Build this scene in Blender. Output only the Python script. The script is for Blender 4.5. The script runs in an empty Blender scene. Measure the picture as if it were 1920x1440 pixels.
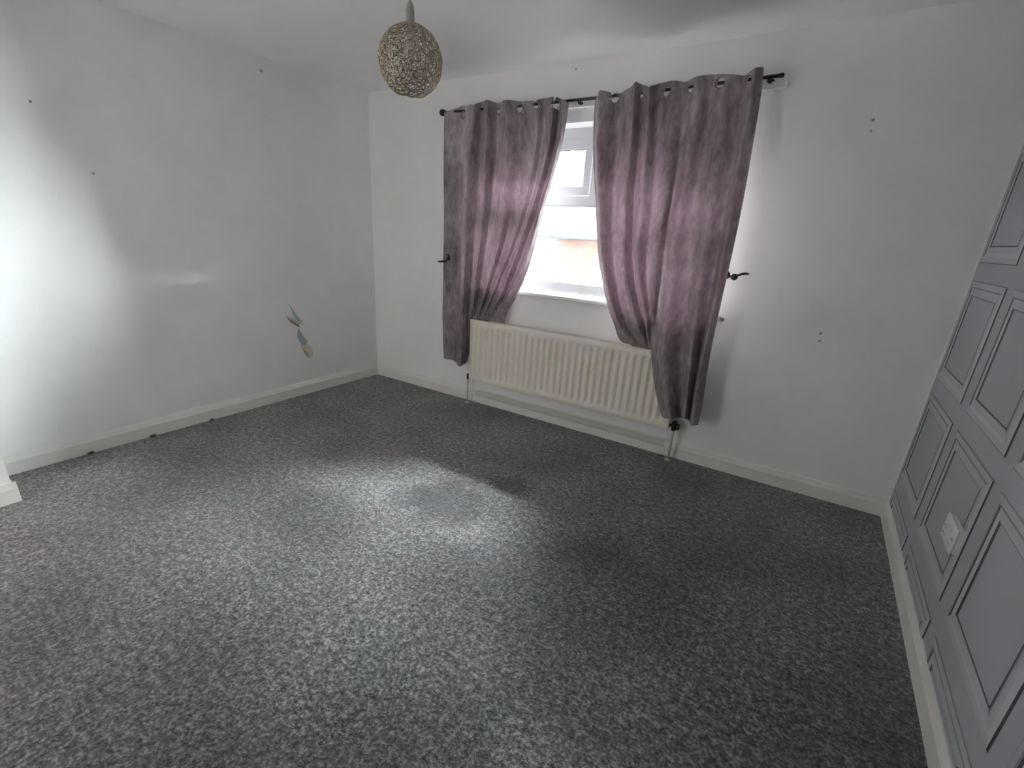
import bpy, bmesh, math, random
from mathutils import Vector, Matrix, Euler
random.seed(7)
S = bpy.context.scene
COL = S.collection
R = math.radians

# ------------------------------------------------------------------ camera
cam_d = bpy.data.cameras.new('camera'); cam = bpy.data.objects.new('camera', cam_d); COL.objects.link(cam)
cam_d.sensor_width = 36.0; cam_d.lens = 887.806 / 1920 * 36.0
cam_d.shift_x = 23.404 / 1920; cam_d.shift_y = 30.195 / 1920
cam_d.clip_start = 0.02; cam_d.clip_end = 300
rot = Matrix.Rotation(0.5690588, 3, 'Z') @ Matrix.Rotation(1.2295971, 3, 'X') @ Matrix.Rotation(0.0546327, 3, 'Z')
cam.matrix_world = Matrix.Translation((3.43775, -3.12021, 1.38287)) @ rot.to_4x4()
S.camera = cam

# ------------------------------------------------------------------ light and exposure
SKY = 34.0
world = bpy.data.worlds.new('world'); S.world = world; world.use_nodes = True
bg = world.node_tree.nodes['Background']
# overcast sky: luminance (1 + 2 sin elevation) / 3 of the zenith
wn, wl_ = world.node_tree.nodes, world.node_tree.links
tc = wn.new('ShaderNodeTexCoord'); sx = wn.new('ShaderNodeSeparateXYZ'); wl_.new(tc.outputs['Generated'], sx.inputs[0])
mz = wn.new('ShaderNodeMath'); mz.operation = 'MAXIMUM'; mz.inputs[1].default_value = 0; wl_.new(sx.outputs[2], mz.inputs[0])
ml = wn.new('ShaderNodeMath'); ml.operation = 'MULTIPLY_ADD'; ml.inputs[1].default_value = SKY * 2 / 3; ml.inputs[2].default_value = SKY / 3
wl_.new(mz.outputs[0], ml.inputs[0]); wl_.new(ml.outputs[0], bg.inputs[1])
bg.inputs[0].default_value = (0.94, 0.98, 1.0, 1)
S.view_settings.view_transform = 'Standard'; S.view_settings.look = 'None'
S.view_settings.gamma = 1.0; S.view_settings.exposure = 0.08; S.view_settings.use_curve_mapping = False
pl = bpy.data.lights.new('window_daylight', 'AREA'); pl.shape = 'RECTANGLE'; pl.size = 1.86; pl.size_y = 1.14
plo = bpy.data.objects.new('window_daylight', pl); COL.objects.link(plo)
plo.location = (2.03, 0.25, 1.51); plo.rotation_euler = (R(-90), 0, 0)
pl.cycles.is_portal = True

# unseen area lamps added outside the window to boost the sky's light indoors
def fill_lamp(name, loc, aim, sx_, sy_, rad_, col_=(0.91, 0.965, 1.0), spread=180):
    l = bpy.data.lights.new(name, 'AREA'); l.shape = 'RECTANGLE'; l.size = sx_; l.size_y = sy_; l.color = col_; l.spread = math.radians(spread)
    l.energy = rad_ * math.pi * sx_ * sy_
    o = bpy.data.objects.new(name, l); COL.objects.link(o); o.location = loc
    o.rotation_euler = (Vector(aim) - Vector(loc)).to_track_quat('-Z', 'Y').to_euler()
fill_lamp('sky_fill_above', (2.1, 2.35, 5.0), (2.1, 0, 1.5), 4.6, 3.0, 520.0)
fill_lamp('sky_fill_high', (2.8, 1.95, 5.5), (2.8, 0, 1.5), 9.0, 1.5, 1500.0)
fill_lamp('sky_fill_front', (2.0, 10.5, 8.6), (2.0, 0, 8.6), 20.0, 8.0, 34.0)
fill_lamp('sky_fill_right', (9.4, 4.7, 2.9), (1.9, 0, 1.45), 5.2, 4.2, 140.0, spread=56)
fill_lamp('sky_fill_beside', (7.4, 5.0, 2.6), (4.85, 0, 2.0), 7.0, 3.2, 22.0)
# unseen lamp added below the window, standing in for light off the street
fill_lamp('upward_fill', (2.6, 2.0, -2.4), (2.6, 1.0, .42), 6.0, 3.2, 330.0)
# unseen lamp added in the made-up doorway behind the camera to fill the room
fill_lamp('doorway_fill', (.98, -3.80, 1.05), (1.25, 0, 1.0), 0.86, 1.96, 2.9, (1.0, .965, .925))

S.cycles.sample_clamp_indirect = 80.0     # keep the daylight that bounces off the sill and the reveals
S.cycles.diffuse_bounces = 8; S.cycles.max_bounces = 14
W, H, D = 4.024, 2.40, 3.75         # room width, height, depth (window wall at y = 0)

# ------------------------------------------------------------------ helpers
def link(name, me, m=None, parent=None):
    o = bpy.data.objects.new(name, me); COL.objects.link(o)
    if m is not None:
        for q in (m if isinstance(m, (list, tuple)) else [m]): me.materials.append(q)
    if parent: o.parent = parent
    return o
def obj(name, bm, m=None, parent=None, smooth=False):
    me = bpy.data.meshes.new(name)
    bmesh.ops.recalc_face_normals(bm, faces=bm.faces)
    bm.to_mesh(me); bm.free()
    if smooth:
        for p in me.polygons: p.use_smooth = True
        if smooth != 'all': me.set_sharp_from_angle(angle=R(38))
    return link(name, me, m, parent)
def tag(o, label=None, cat=None, group=None, kind=None):
    for k, v in (('label', label), ('category', cat), ('group', group), ('kind', kind)):
        if v: o[k] = v
    return o
def empty(name, loc=(0, 0, 0)):
    o = bpy.data.objects.new(name, None); COL.objects.link(o); o.location = loc; o.empty_display_size = .05
    return o
def box(bm, x0, x1, y0, y1, z0, z1, mi=0):
    v = [bm.verts.new((x, y, z)) for x in (x0, x1) for y in (y0, y1) for z in (z0, z1)]
    for f in ((0, 1, 3, 2), (4, 6, 7, 5), (0, 4, 5, 1), (2, 3, 7, 6), (0, 2, 6, 4), (1, 5, 7, 3)):
        fc = bm.faces.new([v[i] for i in f]); fc.material_index = mi
    return v
def bbox(x0, x1, y0, y1, z0, z1, bev=.003, seg=2):
    bm = bmesh.new(); box(bm, x0, x1, y0, y1, z0, z1)
    if bev: bmesh.ops.bevel(bm, geom=bm.edges[:], offset=bev, segments=seg, affect='EDGES', profile=.5)
    return bm
def prism(bm, prof, ax, a, b, mi=0):
    """extrude a closed 2-D profile along axis ax from a to b"""
    def P(t, q):
        r = [q[0], q[1]]; r.insert(ax, t); return r
    A = [bm.verts.new(P(a, q)) for q in prof]; B = [bm.verts.new(P(b, q)) for q in prof]
    n = len(prof)
    for i in range(n):
        bm.faces.new((A[i], A[(i + 1) % n], B[(i + 1) % n], B[i])).material_index = mi
    bm.faces.new(A).material_index = mi; bm.faces.new(B[::-1]).material_index = mi
def tube(bm, pts, r, n=10, close=False, caps=True, mi=0):
    pts = [Vector(p) for p in pts]; N = len(pts); rings = []; up = None
    for i, p in enumerate(pts):
        a = pts[(i - 1) % N] if (close or i) else p; b = pts[(i + 1) % N] if (close or i < N - 1) else p
        t = (b - a).normalized()
        if up is None: up = t.orthogonal().normalized()
        up = (up - t * up.dot(t)).normalized(); s = t.cross(up)
        rr = r[i] if isinstance(r, (list, tuple)) else r
        rings.append([bm.verts.new(p + (up * math.cos(2 * math.pi * k / n) + s * math.sin(2 * math.pi * k / n)) * rr) for k in range(n)])
    for i in range(N if close else N - 1):
        A, B = rings[i], rings[(i + 1) % N]
        for k in range(n): bm.faces.new((A[k], A[(k + 1) % n], B[(k + 1) % n], B[k])).material_index = mi
    if caps and not close:
        bm.faces.new(rings[0][::-1]); bm.faces.new(rings[-1])
def lathe(bm, prof, c=(0, 0, 0), n=24, axis='Z'):
    rings = []
    for r, z in prof:
        ring = []
        for k in range(n):
            a = 2 * math.pi * k / n; x, y = r * math.cos(a), r * math.sin(a)
            v = {'Z': (x, y, z), 'Y': (x, z, y), 'X': (z, x, y)}[axis]
            ring.append(bm.verts.new((c[0] + v[0], c[1] + v[1], c[2] + v[2])))
        rings.append(ring)
    for A, B in zip(rings, rings[1:]):
        for k in range(n): bm.faces.new((A[k], A[(k + 1) % n], B[(k + 1) % n], B[k]))
    bm.faces.new(rings[0][::-1]); bm.faces.new(rings[-1])
def spline(P, t):
    """Catmull-Rom through P, t in 0..1 by vertex distance"""
    d = [0]
    for a, b in zip(P, P[1:]): d.append(d[-1] + (Vector(b) - Vector(a)).length + 1e-6)
    u = t * d[-1]; i = 0
    while i < len(P) - 2 and u > d[i + 1]: i += 1
    f = (u - d[i]) / (d[i + 1] - d[i])
    p1, p2 = Vector(P[i]), Vector(P[i + 1])
    h = d[i + 1] - d[i]
    def m(j):
        if j == 0: return (Vector(P[1]) - Vector(P[0])) / (d[1] - d[0])
        if j == len(P) - 1: return (Vector(P[-1]) - Vector(P[-2])) / (d[-1] - d[-2])
        a = (Vector(P[j]) - Vector(P[j - 1])) / (d[j] - d[j - 1]); b = (Vector(P[j + 1]) - Vector(P[j])) / (d[j + 1] - d[j])
        return (a + b) / 2
    f2, f3 = f * f, f ** 3
    return p1 * (2 * f3 - 3 * f2 + 1) + m(i) * h * (f3 - 2 * f2 + f) + p2 * (-2 * f3 + 3 * f2) + m(i + 1) * h * (f3 - f2)

# ------------------------------------------------------------------ materials
def mat(name, col, rough=.6, **kw):
    m = bpy.data.materials.new(name); m.use_nodes = True; b = m.node_tree.nodes['Principled BSDF']
    b.inputs['Base Color'].default_value = (*col, 1); b.inputs['Roughness'].default_value = rough
    for k, v in kw.items(): b.inputs[k.replace('_', ' ')].default_value = v
    return m
def nodes(m): return m.node_tree.nodes, m.node_tree.links, m.node_tree.nodes['Principled BSDF']
def noise(m, scale, detail=4, rough=.6, vec=None, stretch=None):
    N, L, b = nodes(m); t = N.new('ShaderNodeTexNoise'); t.inputs['Scale'].default_value = scale
    t.inputs['Detail'].default_value = detail; t.inputs['Roughness'].default_value = rough
    g = N.new('ShaderNodeTexCoord'); mp = N.new('ShaderNodeMapping'); L.new(g.outputs['Object'], mp.inputs[0])
    if stretch: mp.inputs['Scale'].default_value = stretch
    L.new(mp.outputs[0], t.inputs['Vector']); return t
def ramp(m, src, stops):
    N, L, b = nodes(m); r = N.new('ShaderNodeValToRGB'); e = r.color_ramp.elements
    while len(e) < len(stops): e.new(.5)
    for q, (p, c) in zip(e, stops): q.position = p; q.color = (*c, 1)
    L.new(src, r.inputs[0]); return r
def bump(m, src, strength, dist):
    N, L, b = nodes(m); u = N.new('ShaderNodeBump'); u.inputs['Strength'].default_value = strength
    u.inputs['Distance'].default_value = dist; L.new(src, u.inputs['Height']); L.new(u.outputs[0], b.inputs['Normal']); return u

def paint(name, c, var=.03, bumpd=.0015):
    m = mat(name, c, .75); N, L, b = nodes(m); t = noise(m, 2.3, 5)
    r = ramp(m, t.outputs[0], [(.3, tuple(v * (1 - var) for v in c)), (.7, tuple(min(1, v * (1 + var)) for v in c))])
    L.new(r.outputs[0], b.inputs['Base Color']); t2 = noise(m, 26, 6, .65); bump(m, t2.outputs[0], .25, bumpd); return m
M_wall = paint('wall_paint', (.90, .90, .893))
M_ceil = paint('ceiling_paint', (.91, .91, .905), .02)
M_gloss = paint('gloss_white', (.82, .81, .775), .05, .0006); M_gloss.node_tree.nodes['Principled BSDF'].inputs['Roughness'].default_value = .35
M_upvc = mat('white_upvc', (.60, .61, .63), .3)
M_seal = mat('window_gasket', (.10, .10, .11), .6)
M_metal = mat('dark_pewter', (.045, .045, .042), .38, Metallic=.85)
M_ext = mat('rendered_outside_wall', (.45, .45, .43), .9)
M_paper = None

def carpet():
    m = mat('grey_carpet', (.1, .1, .1), .95, Sheen_Weight=.25, Sheen_Roughness=.5)
    N, L, b = nodes(m)
    fine = noise(m, 88, 3, .65); mid = noise(m, 36, 3, .6)
    mx = N.new('ShaderNodeMath'); mx.operation = 'MULTIPLY_ADD'; mx.inputs[1].default_value = .6
    sc = N.new('ShaderNodeMath'); sc.operation = 'MULTIPLY'; sc.inputs[1].default_value = .4
    L.new(mid.outputs[0], sc.inputs[0]); L.new(fine.outputs[0], mx.inputs[0]); L.new(sc.outputs[0], mx.inputs[2])
    r = ramp(m, mx.outputs[0], [(.37, (.035, .033, .034)), (.50, (.155, .152, .155)), (.63, (.42, .415, .415))])
    # trodden and soiled areas
    big = noise(m, 1.6, 5, .55); br = ramp(m, big.outputs[0], [(.34, (.60, .59, .62)), (.48, (.88, .86, .87)), (.66, (1.14, 1.14, 1.11))])
    tint = noise(m, 2.7, 3, .5, stretch=(1.3, 1, 1)); tr_ = ramp(m, tint.outputs['Fac'], [(.38, (1.05, .98, .99)), (.5, (1, 1, 1)), (.62, (.97, 1.02, .96))])
    mul = N.new('ShaderNodeMixRGB'); mul.blend_type = 'MULTIPLY'; mul.inputs[0].default_value = 1
    L.new(r.outputs[0], mul.inputs[1]); L.new(br.outputs[0], mul.inputs[2])
    mt = N.new('ShaderNodeMixRGB'); mt.blend_type = 'MULTIPLY'; mt.inputs[0].default_value = 1
    L.new(mul.outputs[0], mt.inputs[1]); L.new(tr_.outputs[0], mt.inputs[2]); last = mt
    # flattened stains with a place of their own
    g = N.new('ShaderNodeTexCoord'); wob = noise(m, 7, 4, .6)
    for (x, y, rad, k) in ((2.05, -1.38, .21, .36), (2.20, -1.02, .12, .5), (1.84, -1.47, .13, .5), (2.95, -1.5, .34, .70), (1.55, -1.9, .2, .8), (3.35, -.85, .3, .75), (.75, -2.0, .25, .82), (2.6, -2.3, .3, .8)):
        vs = N.new('ShaderNodeVectorMath'); vs.operation = 'DISTANCE'; vs.inputs[1].default_value = (x, y, 0)
        add = N.new('ShaderNodeVectorMath'); add.operation = 'MULTIPLY_ADD'; add.inputs[1].default_value = (.22, .22, 0)
        L.new(wob.outputs['Color'], add.inputs[0]); L.new(g.outputs['Object'], add.inputs[2])
        off = N.new('ShaderNodeVectorMath'); off.operation = 'SUBTRACT'; off.inputs[1].default_value = (.11, .11, 0)
        L.new(add.outputs[0], off.inputs[0]); L.new(off.outputs[0], vs.inputs[0])
        dr = ramp(m, vs.outputs['Value'], [(rad * .65, (k, k, k * 1.03)), (rad * 1.3, (1, 1, 1))])
        mm = N.new('ShaderNodeMixRGB'); mm.blend_type = 'MULTIPLY'; mm.inputs[0].default_value = 1
        L.new(last.outputs[0], mm.inputs[1]); L.new(dr.outputs[0], mm.inputs[2]); last = mm
    L.new(last.outputs[0], b.inputs['Base Color'])
    bump(m, mx.outputs[0], .9, .012)
    return m
M_carpet = carpet()

def velvet():
    m = mat('mauve_crushed_velvet', (.12, .09, .1), .75, Sheen_Weight=.6, Sheen_Roughness=.35)
    N, L, b = nodes(m)
    b.inputs['Sheen Tint'].default_value = (.75, .68, .72, 1)
    t = noise(m, 30, 5, .65, stretch=(1, 1, .45)); t2 = noise(m, 5, 3, .5, stretch=(1, 1, .5))
    a = N.new('ShaderNodeMath'); a.operation = 'ADD'; L.new(t.outputs[0], a.inputs[0]); L.new(t2.outputs[0], a.inputs[1])
    h = N.new('ShaderNodeMath'); h.operation = 'MULTIPLY'; h.inputs[1].default_value = .5; L.new(a.outputs[0], h.inputs[0])
    r = ramp(m, h.outputs[0], [(.37, (.155, .128, .136)), (.52, (.32, .275, .288)), (.65, (.50, .445, .455))])
    L.new(r.outputs[0], b.inputs['Base Color'])
    bump(m, t.outputs[0], .5, .004)
    tr = N.new('ShaderNodeBsdfTranslucent'); tr.inputs[0].default_value = (.62, .36, .47, 1)
    mix = N.new('ShaderNodeMixShader'); mix.inputs[0].default_value = .024
    L.new(b.outputs[0], mix.inputs[1]); L.new(tr.outputs[0], mix.inputs[2])
    L.new(mix.outputs[0], N['Material Output'].inputs['Surface'])
    return m
M_velvet = velvet()

def glass():
    m = bpy.data.materials.new('window_glass'); m.use_nodes = True; N = m.node_tree.nodes; L = m.node_tree.links
    N.remove(N['Principled BSDF']); t = N.new('ShaderNodeBsdfTransparent'); t.inputs[0].default_value = (.95, .97, .96, 1)
    g = N.new('ShaderNodeBsdfGlossy'); g.inputs['Roughness'].default_value = .02
    f = N.new('ShaderNodeFresnel'); f.inputs[0].default_value = 1.45; mx = N.new('ShaderNodeMixShader')
    L.new(f.outputs[0], mx.inputs[0]); L.new(t.outputs[0], mx.inputs[1]); L.new(g.outputs[0], mx.inputs[2])
    L.new(mx.outputs[0], N['Material Output'].inputs['Surface']); return m
M_glass = glass()

def rad_paint():
    m = mat('old_cream_radiator_enamel', (.60, .55, .48), .42); N, L, b = nodes(m)
    t = noise(m, 6, 5, .6); r = ramp(m, t.outputs[0], [(.3, (.88, .825, .76)), (.6, (.90, .845, .755)), (.75, (.84, .74, .59))])
    L.new(r.outputs[0], b.inputs['Base Color']); return m
M_rad = rad_paint()

# ------------------------------------------------------------------ the room shell
TH = .26   # outer wall thickness
WX0, WX1, WZ0, WZ1 = 1.10, 2.955, .95, 2.065      # window opening
def wall_mesh(parts):
    bm = bmesh.new()
    for p in parts: box(bm, *p)
    return bm
fl = obj('floor', wall_mesh([(-.3, W + .3, -D - .12, TH, -.15, 0)]), M_carpet); tag(fl, kind='structure')
# ceiling as a slightly uneven plaster surface
def ceiling():
    bm = bmesh.new(); nx, ny = 60, 50; g = []
    rnd = random.Random(3)
    ph = [(rnd.uniform(.6, 3), rnd.uniform(.6, 3), rnd.uniform(0, 6)) for _ in range(6)]
    for j in range(ny + 1):
        row = []
        for i in range(nx + 1):
            x = -.3 + (W + .6) * i / nx; y = .0 + (-D - .3) * j / ny
            z = H + .0016 * sum(math.sin(a * x + b * y + c) for a, b, c in ph)
            row.append(bm.verts.new((x, y, z)))
        g.append(row)
    for j in range(ny):
        for i in range(nx): bm.faces.new((g[j][i], g[j + 1][i], g[j + 1][i + 1], g[j][i + 1]))
    o = obj('ceiling', bm, M_ceil, smooth='all')
    bm = bmesh.new(); bm.from_mesh(o.data); box(bm, -.3, W + .3, -D - .3, TH, H + .012, H + .2); bm.to_mesh(o.data); bm.free()
    return tag(o, kind='structure')
ceiling()
wb = obj('wall_back', wall_mesh([(-.3, WX0, 0, TH, 0, H + .012), (WX1, W + .3, 0, TH, 0, H + .012),
        (WX0, WX1, 0, TH, 0, WZ0), (WX0, WX1, 0, TH, WZ1, H + .012)]), M_wall); tag(wb, kind='structure')
wl = obj('wall_left', wall_mesh([(-.3, 0, -D, 0, 0, H + .012), (0, .36, -D, -2.705, 0, H + .012)]), M_wall); tag(wl, kind='structure')
wf = obj('wall_front', wall_mesh([(-.3, .53, -D - .12, -D, 0, H + .012), (1.43, W + .3, -D - .12, -D, 0, H + .012), (.53, 1.43, -D - .12, -D, 2.04, H + .012)]), M_wall); tag(wf, kind='structure')  # the doorway opening is added for the fill lamp
# unseen doorway and landing, added to let the fill lamp light the room
bm = bmesh.new(); box(bm, .2, 2.5, -D - 1.3, -D - .12, -.15, 0); tag(obj('floor_added_landing', bm, M_carpet), kind='structure')
bm = bmesh.new(); box(bm, .2, 2.5, -D - 1.4, -D - 1.3, -.15, H); box(bm, .1, .2, -D - 1.4, -D - .12, -.15, H); box(bm, 2.5, 2.6, -D - 1.4, -D - .12, -.15, H); box(bm, .1, 2.6, -D - 1.4, -D - .12, H, H + .1)
tag(obj('wall_added_landing', bm, M_wall), kind='structure')
bm = bmesh.new()
for q in ((.53, .555, 0, 2.04), (1.405, 1.43, 0, 2.04), (.555, 1.405, 2.015, 2.04)): box(bm, q[0], q[1], -D - .125, -D + .004, q[2], q[3])
for q in ((.47, .535, 0, 2.10), (1.425, 1.49, 0, 2.10), (.535, 1.425, 2.035, 2.10)): box(bm, q[0], q[1], -D, -D + .018, q[2], q[3])
tag(obj('trim_added_doorway', bm, M_gloss), kind='structure')

# skirting boards
SKP = [(0, 0), (.016, 0), (.016, .072), (.006, .104), (0, .104)]
bm = bmesh.new(); prism(bm, [(-a, b) for a, b in SKP], 0, 0.0, W); sb = obj('baseboard_back', bm, M_gloss); tag(sb, kind='structure')
bm = bmesh.new(); prism2 = [(a, b) for a, b in SKP]
def sk_y(bm, x, sgn, y0, y1):
    A = [bm.verts.new((x + sgn * a, y0, b)) for a, b in SKP]; B = [bm.verts.new((x + sgn * a, y1, b)) for a, b in SKP]
    for i in range(5): bm.faces.new((A[i], A[(i + 1) % 5], B[(i + 1) % 5], B[i]))
    bm.faces.new(A); bm.faces.new(B[::-1])
def sk_x(bm, y, sgn, x0, x1):
    A = [bm.verts.new((x0, y + sgn * a, b)) for a, b in SKP]; B = [bm.verts.new((x1, y + sgn * a, b)) for a, b in SKP]
    for i in range(5): bm.faces.new((A[i], A[(i + 1) % 5], B[(i + 1) % 5], B[i]))
    bm.faces.new(A); bm.faces.new(B[::-1])
sk_y(bm, 0, 1, -2.705, -.001); sk_y(bm, .36, 1, -D, -2.6895); sk_x(bm, -2.705, 1, .017, .3755)
sl = obj('baseboard_left', bm, M_gloss); tag(sl, kind='structure')
bm = bmesh.new(); sk_y(bm, W, -1, -D, -.001); sr = obj('baseboard_right', bm, M_gloss); tag(sr, kind='structure')
bm = bmesh.new(); sk_x(bm, -D, 1, .38, .47); sk_x(bm, -D, 1, 1.49, W - .02); sf = obj('baseboard_front', bm, M_gloss); tag(sf, kind='structure')
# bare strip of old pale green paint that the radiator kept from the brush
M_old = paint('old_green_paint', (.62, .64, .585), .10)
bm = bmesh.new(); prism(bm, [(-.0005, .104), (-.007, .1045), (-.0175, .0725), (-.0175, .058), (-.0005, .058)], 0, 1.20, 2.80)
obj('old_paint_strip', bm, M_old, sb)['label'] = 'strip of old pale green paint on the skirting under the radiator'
bm = bmesh.new(); prism(bm, [(-.002, .104), (-.010, .1055), (-.016, .112), (-.010, .118), (-.002, .118)], 0, 1.22, 2.82)
obj('pipe_cover', bm, M_gloss, sb)

# ------------------------------------------------------------------ wall_right with its panelled wallpaper
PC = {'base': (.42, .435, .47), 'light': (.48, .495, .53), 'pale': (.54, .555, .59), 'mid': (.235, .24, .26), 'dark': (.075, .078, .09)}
PM = {}
for k, c in PC.items():
    m = mat('wallpaper_' + k, c, .62); t = noise(m, 140, 4, .6); bump(m, t.outputs[0], .15, .0006); PM[k] = m
KEYS = list(PC)
wr = obj('wall_right', wall_mesh([(W, W + .3, -D, 0, 0, H + .012)]), PM['base']); tag(wr, kind='structure')
# moulding profile of each side: (fraction across from outer edge to inner edge, relief in mm, print colour of the band that follows)
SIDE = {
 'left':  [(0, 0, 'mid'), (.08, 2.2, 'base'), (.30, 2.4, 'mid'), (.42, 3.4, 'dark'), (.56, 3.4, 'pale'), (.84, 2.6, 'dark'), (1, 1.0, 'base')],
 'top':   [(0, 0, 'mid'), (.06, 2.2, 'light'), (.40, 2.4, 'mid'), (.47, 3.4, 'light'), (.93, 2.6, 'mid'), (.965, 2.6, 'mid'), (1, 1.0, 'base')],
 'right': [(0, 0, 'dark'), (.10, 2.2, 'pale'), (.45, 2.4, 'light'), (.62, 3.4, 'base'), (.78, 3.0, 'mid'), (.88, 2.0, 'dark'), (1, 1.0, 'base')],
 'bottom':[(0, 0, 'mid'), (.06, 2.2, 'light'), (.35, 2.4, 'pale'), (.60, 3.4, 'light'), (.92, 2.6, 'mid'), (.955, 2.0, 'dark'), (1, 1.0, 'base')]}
def clip_panel(bm, ymax, zmin, zmax):
    for co, no in (((0, ymax, 0), (0, 1, 0)), ((0, 0, zmin), (0, 0, -1)), ((0, 0, zmax), (0, 0, 1))):
        bmesh.ops.bisect_plane(bm, geom=bm.verts[:] + bm.edges[:] + bm.faces[:], plane_co=co, plane_no=no, clear_outer=True)
def panel(yo0, yo1, zo0, zo1, iw_l, iw_r, iw_t, iw_b):
    """y runs from the window corner (0) towards -D; yo0 > yo1"""
    bm = bmesh.new()
    O = {'tl': (yo0, zo1), 'tr': (yo1, zo1), 'br': (yo1, zo0), 'bl': (yo0, zo0)}
    I = {'tl': (yo0 - iw_l, zo1 - iw_t), 'tr': (yo1 + iw_r, zo1 - iw_t), 'br': (yo1 + iw_r, zo0 + iw_b), 'bl': (yo0 - iw_l, zo0 + iw_b)}
    def P(c, f, h):
        o, i = O[c], I[c]; return bm.verts.new((W - .0004 - h / 1000, o[0] + (i[0] - o[0]) * f, o[1] + (i[1] - o[1]) * f))
    for side, (a, b) in {'left': ('bl', 'tl'), 'top': ('tl', 'tr'), 'right': ('tr', 'br'), 'bottom': ('br', 'bl')}.items():
        prof = SIDE[side]
        for (f0, h0, c), (f1, h1, _) in zip(prof, prof[1:]):
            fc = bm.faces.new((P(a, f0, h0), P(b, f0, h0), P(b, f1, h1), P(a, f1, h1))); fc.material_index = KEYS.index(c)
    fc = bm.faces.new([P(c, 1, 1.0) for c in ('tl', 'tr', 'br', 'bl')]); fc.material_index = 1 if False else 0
    clip_panel(bm, -.002, .06, H - .002)
    if not bm.faces: bm.free(); return
    me = bpy.data.meshes.new('panel'); bm.to_mesh(me); bm.free()
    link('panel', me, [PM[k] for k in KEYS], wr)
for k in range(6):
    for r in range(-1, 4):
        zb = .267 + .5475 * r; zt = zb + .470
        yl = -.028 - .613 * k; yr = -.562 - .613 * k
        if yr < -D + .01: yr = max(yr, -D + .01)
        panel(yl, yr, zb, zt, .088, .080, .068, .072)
bm = bmesh.new(); box(bm, W - .004, W - .0002, -.005, -.0005, .104, H - .003); obj('paper_edge', bm, M_wall, wr)['label'] = 'thin white painted edge beside the grey paper'

# torn wallpaper on the left wall
M_plaster = paint('bare_blue_grey_plaster', (.42, .50, .53), .1)
M_flap = mat('curled_paper_flap', (.62, .60, .55), .8)
M_flapd = mat('curled_flap_underside', (.30, .27, .22), .85); M_cream = mat('bare_cream_patch', (.74, .71, .58), .85)
def poly_yz(name, pts, m, th=.0012):
    bm = bmesh.new(); A = [bm.verts.new((th, y, z)) for y, z in pts]; bm.faces.new(A)
    e = bmesh.ops.extrude_face_region(bm, geom=bm.faces[:])
    for v in e['geom']:
        if isinstance(v, bmesh.types.BMVert): v.co.x = .0001
    o = obj(name, bm, m, wl); return o
poly_yz('torn_patch', [(-.888, .765), (-.862, .715), (-.835, .672), (-.805, .632), (-.775, .604), (-.792, .608), (-.836, .628), (-.858, .655), (-.868, .69)], M_plaster)['label'] = 'blue grey bare patch'
poly_yz('torn_patch', [(-.826, .562), (-.812, .53), (-.785, .485), (-.752, .438), (-.775, .418), (-.805, .412), (-.832, .46), (-.845, .505)], M_plaster)
poly_yz('torn_patch', [(-.815, .408), (-.79, .352), (-.764, .305), (-.735, .30), (-.712, .315), (-.718, .38), (-.765, .42)], M_cream)['label'] = 'cream bare patch at the bottom of the tear'
def flap(pts, m, lift, wid):
    bm = bmesh.new(); A = []; B = []; n = len(pts)
    for i, (y, z) in enumerate(pts):
        s = math.sin(math.pi * i / (n - 1)); A.append(bm.verts.new((.0015, y, z)))
        B.append([bm.verts.new((.0015 + lift * s * q, y + wid[0] * s * q, z + wid[1] * s * q * q)) for q in (.35, .7, 1)])
    for i in range(n - 1):
        c0 = [A[i]] + B[i]; c1 = [A[i + 1]] + B[i + 1]
        for k in range(3): bm.faces.new((c0[k], c0[k + 1], c1[k + 1], c1[k]))
    bmesh.ops.remove_doubles(bm, verts=bm.verts[:], dist=1e-6)
    return obj('paper_flap', bm, m, wl, smooth='all')
flap([(-.932, .678), (-.912, .645), (-.888, .617), (-.860, .595), (-.835, .578), (-.822, .572), (-.816, .556)], M_flapd, .010, (.004, .020))['label'] = 'dark curled edge of torn paper'
flap([(-.90, .672), (-.872, .636), (-.842, .612), (-.808, .592), (-.775, .59)], M_flap, .012, (.0, .016))
flap([(-.815, .405), (-.80, .37), (-.785, .345), (-.768, .318), (-.755, .302)], M_flapd, .006, (.010, .006))
# screw holes and dents
M_hole = mat('wall_hole', (.38, .37, .35), .9)
def hole(parent, p, axis, r):
    bm = bmesh.new(); lathe(bm, [(r * 1.5, 0), (r * 1.2, .0008), (r * .7, .0002)], (0, 0, 0), 10, axis)
    o = obj('wall_hole', bm, M_hole, parent); o.location = p; return o
for y, z, r in ((-.928, 2.315, .006), (-1.983, 1.569, .004), (-2.177, 1.868, .0045)): hole(wl, (0.0001, y, z), 'X', r)
for x, z, r in ((3.47, 1.977, .005), (3.474, 1.93, .0035), (3.499, .95, .005), (3.505, .91, .004), (1.872, 2.36, .004), (2.997, .955, .008)):
    o = hole(wb, (x, -.0001, z), 'Y', r); o.scale = (1, -1, 1)

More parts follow.
